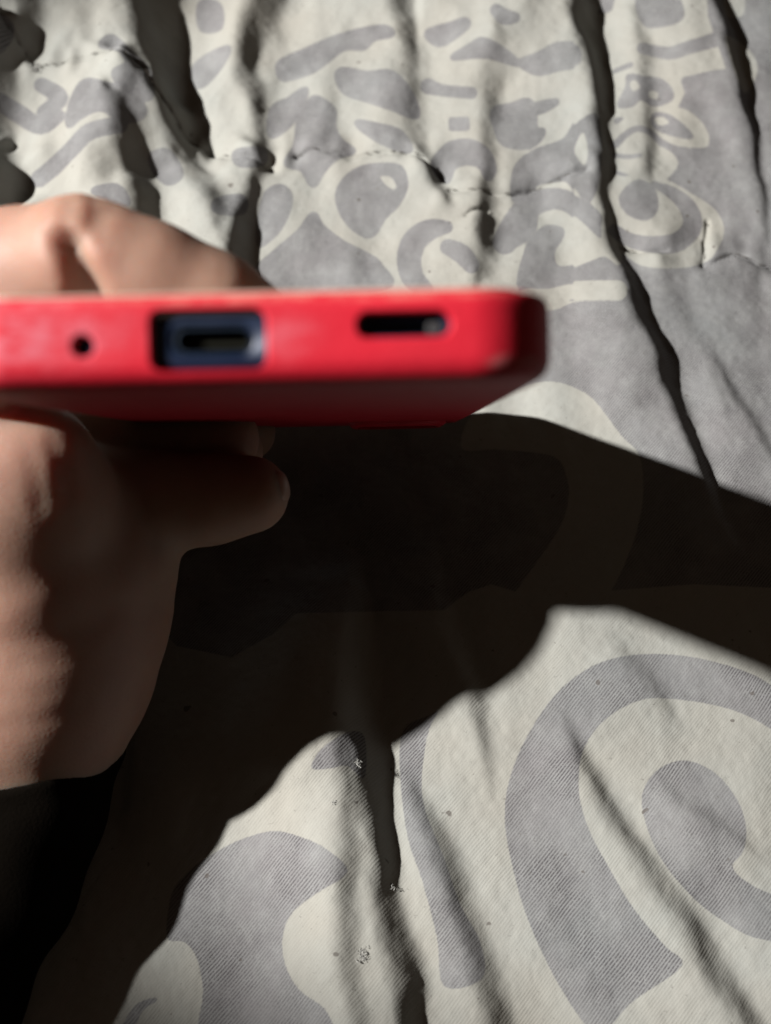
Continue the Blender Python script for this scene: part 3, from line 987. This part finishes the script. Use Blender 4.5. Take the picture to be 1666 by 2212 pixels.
hi = np.max([p + r for p, r in allp], 0) + .004
# keep the cut-off forearm end inside bounds, well outside the frame
n3 = np.ceil((hi - lo) / h).astype(int)
ax_ = [(lo[i] + np.arange(n3[i]) * h).astype(np.float32) for i in range(3)]
FX, FY, FZ = np.meshgrid(*ax_, indexing='ij')
Fv = np.full(FX.shape, .05, dtype=np.float32)
for nm, c, kk in chains:
    part = np.full(FX.shape, .05, dtype=np.float32)
    for (a, ra), (b, rb) in zip(c, c[1:]):
        mnb = np.minimum(a - ra, b - rb) - .02
        mxb = np.maximum(a + ra, b + rb) + .02
        s = tuple(slice(max(0, int((mnb[i] - lo[i]) / h)), int((mxb[i] - lo[i]) / h) + 2) for i in range(3))
        d = b - a
        L2 = d @ d
        qx, qy, qz = FX[s] - a[0], FY[s] - a[1], FZ[s] - a[2]
        t = np.clip((qx * d[0] + qy * d[1] + qz * d[2]) / L2, 0, 1)
        dist = np.sqrt((qx - t * d[0]) ** 2 + (qy - t * d[1]) ** 2 + (qz - t * d[2]) ** 2) - (ra + (rb - ra) * t)
        part[s] = smin(part[s], dist, .003)
    Fv = smin(Fv, part, kk)
# an added near-black cover stands in for the forearm's shade, cut by a slanting cuff
Fs = np.full(FX.shape, .05, dtype=np.float32)
crease = (np.sin(FY * 420 + np.sin(FX * 160) * 1.6) * .0007 + np.sin(FY * 250 + FX * 330 + 1.3) * .0006).astype(np.float32)
for nm, c, kk in chains:
    start = {'palm': 6, 'wrist': 0}.get(nm)
    if start is None:
        continue
    for (a, ra), (b, rb) in zip(c[start:], c[start + 1:]):
        mnb = np.minimum(a - ra, b - rb) - .02
        mxb = np.maximum(a + ra, b + rb) + .02
        s = tuple(slice(max(0, int((mnb[i] - lo[i]) / h)), int((mxb[i] - lo[i]) / h) + 2) for i in range(3))
        d = b - a
        qx, qy, qz = FX[s] - a[0], FY[s] - a[1], FZ[s] - a[2]
        t = np.clip((qx * d[0] + qy * d[1] + qz * d[2]) / (d @ d), 0, 1)
        dist = np.sqrt((qx - t * d[0]) ** 2 + (qy - t * d[1]) ** 2 + (qz - t * d[2]) ** 2) - (ra + (rb - ra) * t)
        Fs[s] = smin(Fs[s], dist, .006)
cp = P(100, 1668, .235)
cn = -UP + RT * .22
cn = cn / np.linalg.norm(cn)
plane = -((FX - cp[0]) * cn[0] + (FY - cp[1]) * cn[1] + (FZ - cp[2]) * cn[2])
Fs = np.maximum(Fs - .0014 + crease * .35, plane.astype(np.float32))
for ax in range(3):
    Fs = .25 * np.roll(Fs, 1, ax) + .5 * Fs + .25 * np.roll(Fs, -1, ax)
SV, SF = surface_nets(Fs, lo, h)
# smooth the field a little
for ax in range(3):
    Fv = .25 * np.roll(Fv, 1, ax) + .5 * Fv + .25 * np.roll(Fv, -1, ax)
HV, HF = surface_nets(Fv, lo, h)
HV = HV.astype(float)
# outward normals from the field gradient
gi = np.clip(((HV - lo) / h), 1, n3 - 2.001)
ii = gi.astype(int)
Gn = np.stack([Fv[ii[:, 0] + 1, ii[:, 1], ii[:, 2]] - Fv[ii[:, 0] - 1, ii[:, 1], ii[:, 2]],
               Fv[ii[:, 0], ii[:, 1] + 1, ii[:, 2]] - Fv[ii[:, 0], ii[:, 1] - 1, ii[:, 2]],
               Fv[ii[:, 0], ii[:, 1], ii[:, 2] + 1] - Fv[ii[:, 0], ii[:, 1], ii[:, 2] - 1]], 1)
Gn /= np.linalg.norm(Gn, axis=1, keepdims=True) + 1e-9
# skin folds: grooves cut where the photograph has them (x, y picture; width px; depth mm; depth window)
FOLD_LINES = [([(140, 515), (158, 560), (185, 625), (200, 680)], 24, 4.2),
              ([(60, 1335), (180, 1325), (300, 1312), (380, 1290)], 26, .16),
              ([(40, 1440), (140, 1428), (240, 1400), (310, 1372)], 26, .16),
              ([(-20, 1505), (80, 1500), (180, 1470), (250, 1440)], 26, .16),
              ([(-20, 1400), (60, 1388), (140, 1375)], 24, .1),
              ([(0, 1570), (90, 1560), (180, 1530)], 18, .2),
              ([(205, 425), (200, 470), (180, 510)], 16, 1.1),
              ([(150, 430), (140, 465)], 13, .8),
              ([(240, 440), (222, 480), (215, 520)], 13, .8),
              ([(300, 1075), (320, 1130), (335, 1180)], 14, .5),
              ([(480, 1030), (490, 1090), (480, 1150)], 12, .3),
              ([(110, 960), (135, 1010), (150, 1070)], 16, .5),
              ([(60, 960), (80, 1030), (88, 1100)], 16, .35)]
hx, hy, hd = project(HV)
facing = (Gn @ FWD) < .35
for pts, wpx, dep in FOLD_LINES:
    dd = seg_dist(hx, hy, catmull(pts, False, 5), False)
    HV -= Gn * (dep * mm * np.exp(-(dd / wpx) ** 2) * facing)[:, None]
lowf = (np.sin(HV[:, 0] * 900 + 3 * np.sin(HV[:, 2] * 300)) * np.sin(HV[:, 1] * 700) * np.sin(HV[:, 2] * 800)) * .00003
HV += Gn * lowf[:, None]
hm = np_mesh('person', HV, HF)
hand = link('person', hm, M_SKIN)
ms = hand.modifiers.new('relax', 'SMOOTH')
ms.factor = .5
ms.iterations = 8
tag(hand, 'bare hand reaching in from the left with an added dark cover over the forearm, gripping the red cased phone', 'person')

shade_sleeve = link('shade_sleeve', np_mesh('shade_sleeve', SV, SF), M_SHADE_SLEEVE, hand)
shade_sleeve['label'] = 'made-up near-black cover giving the forearm its shade, at the bottom left'
# fingernail at the tip of the lower finger
tip = P(540, 1068, .241)
tipdir = RT * .93 - FWD * .25 + UP * .25
tipdir /= np.linalg.norm(tipdir)
side = np.cross(tipdir, UP)
side /= np.linalg.norm(side)
upv = np.cross(side, tipdir)
bm = bmesh.new()
rad = 8.1 * mm
for sgn, rr_ in ((1, rad + .0003), (0, rad - .0004)):
    grid = []
    for i in range(11):
        row = []
        for j in range(9):
            u_, v_ = (i / 10 - .5) * .9, (j / 8 - .5) * .7
            e = 1 - (abs(i / 10 - .5) * 2) ** 4 * .5
            dv = tipdir * math.cos(u_) * math.cos(v_ * e) + upv * math.sin(u_) + side * math.sin(v_ * e)
            dv = dv / np.linalg.norm(dv)
            row.append(bm.verts.new(tip + dv * (rr_ - .0007 * max(abs(i / 5 - 1), abs(j / 4 - 1)) ** 3)))
        grid.append(row)
    for i in range(10):
        for j in range(8):
            bm.faces.new((grid[i][j], grid[i + 1][j], grid[i + 1][j + 1], grid[i][j + 1]))
bmesh.ops.recalc_face_normals(bm, faces=bm.faces)
nm_ = to_me(bm, 'fingernail')
nm_.shade_smooth()
link('fingernail', nm_, M_NAIL, hand)
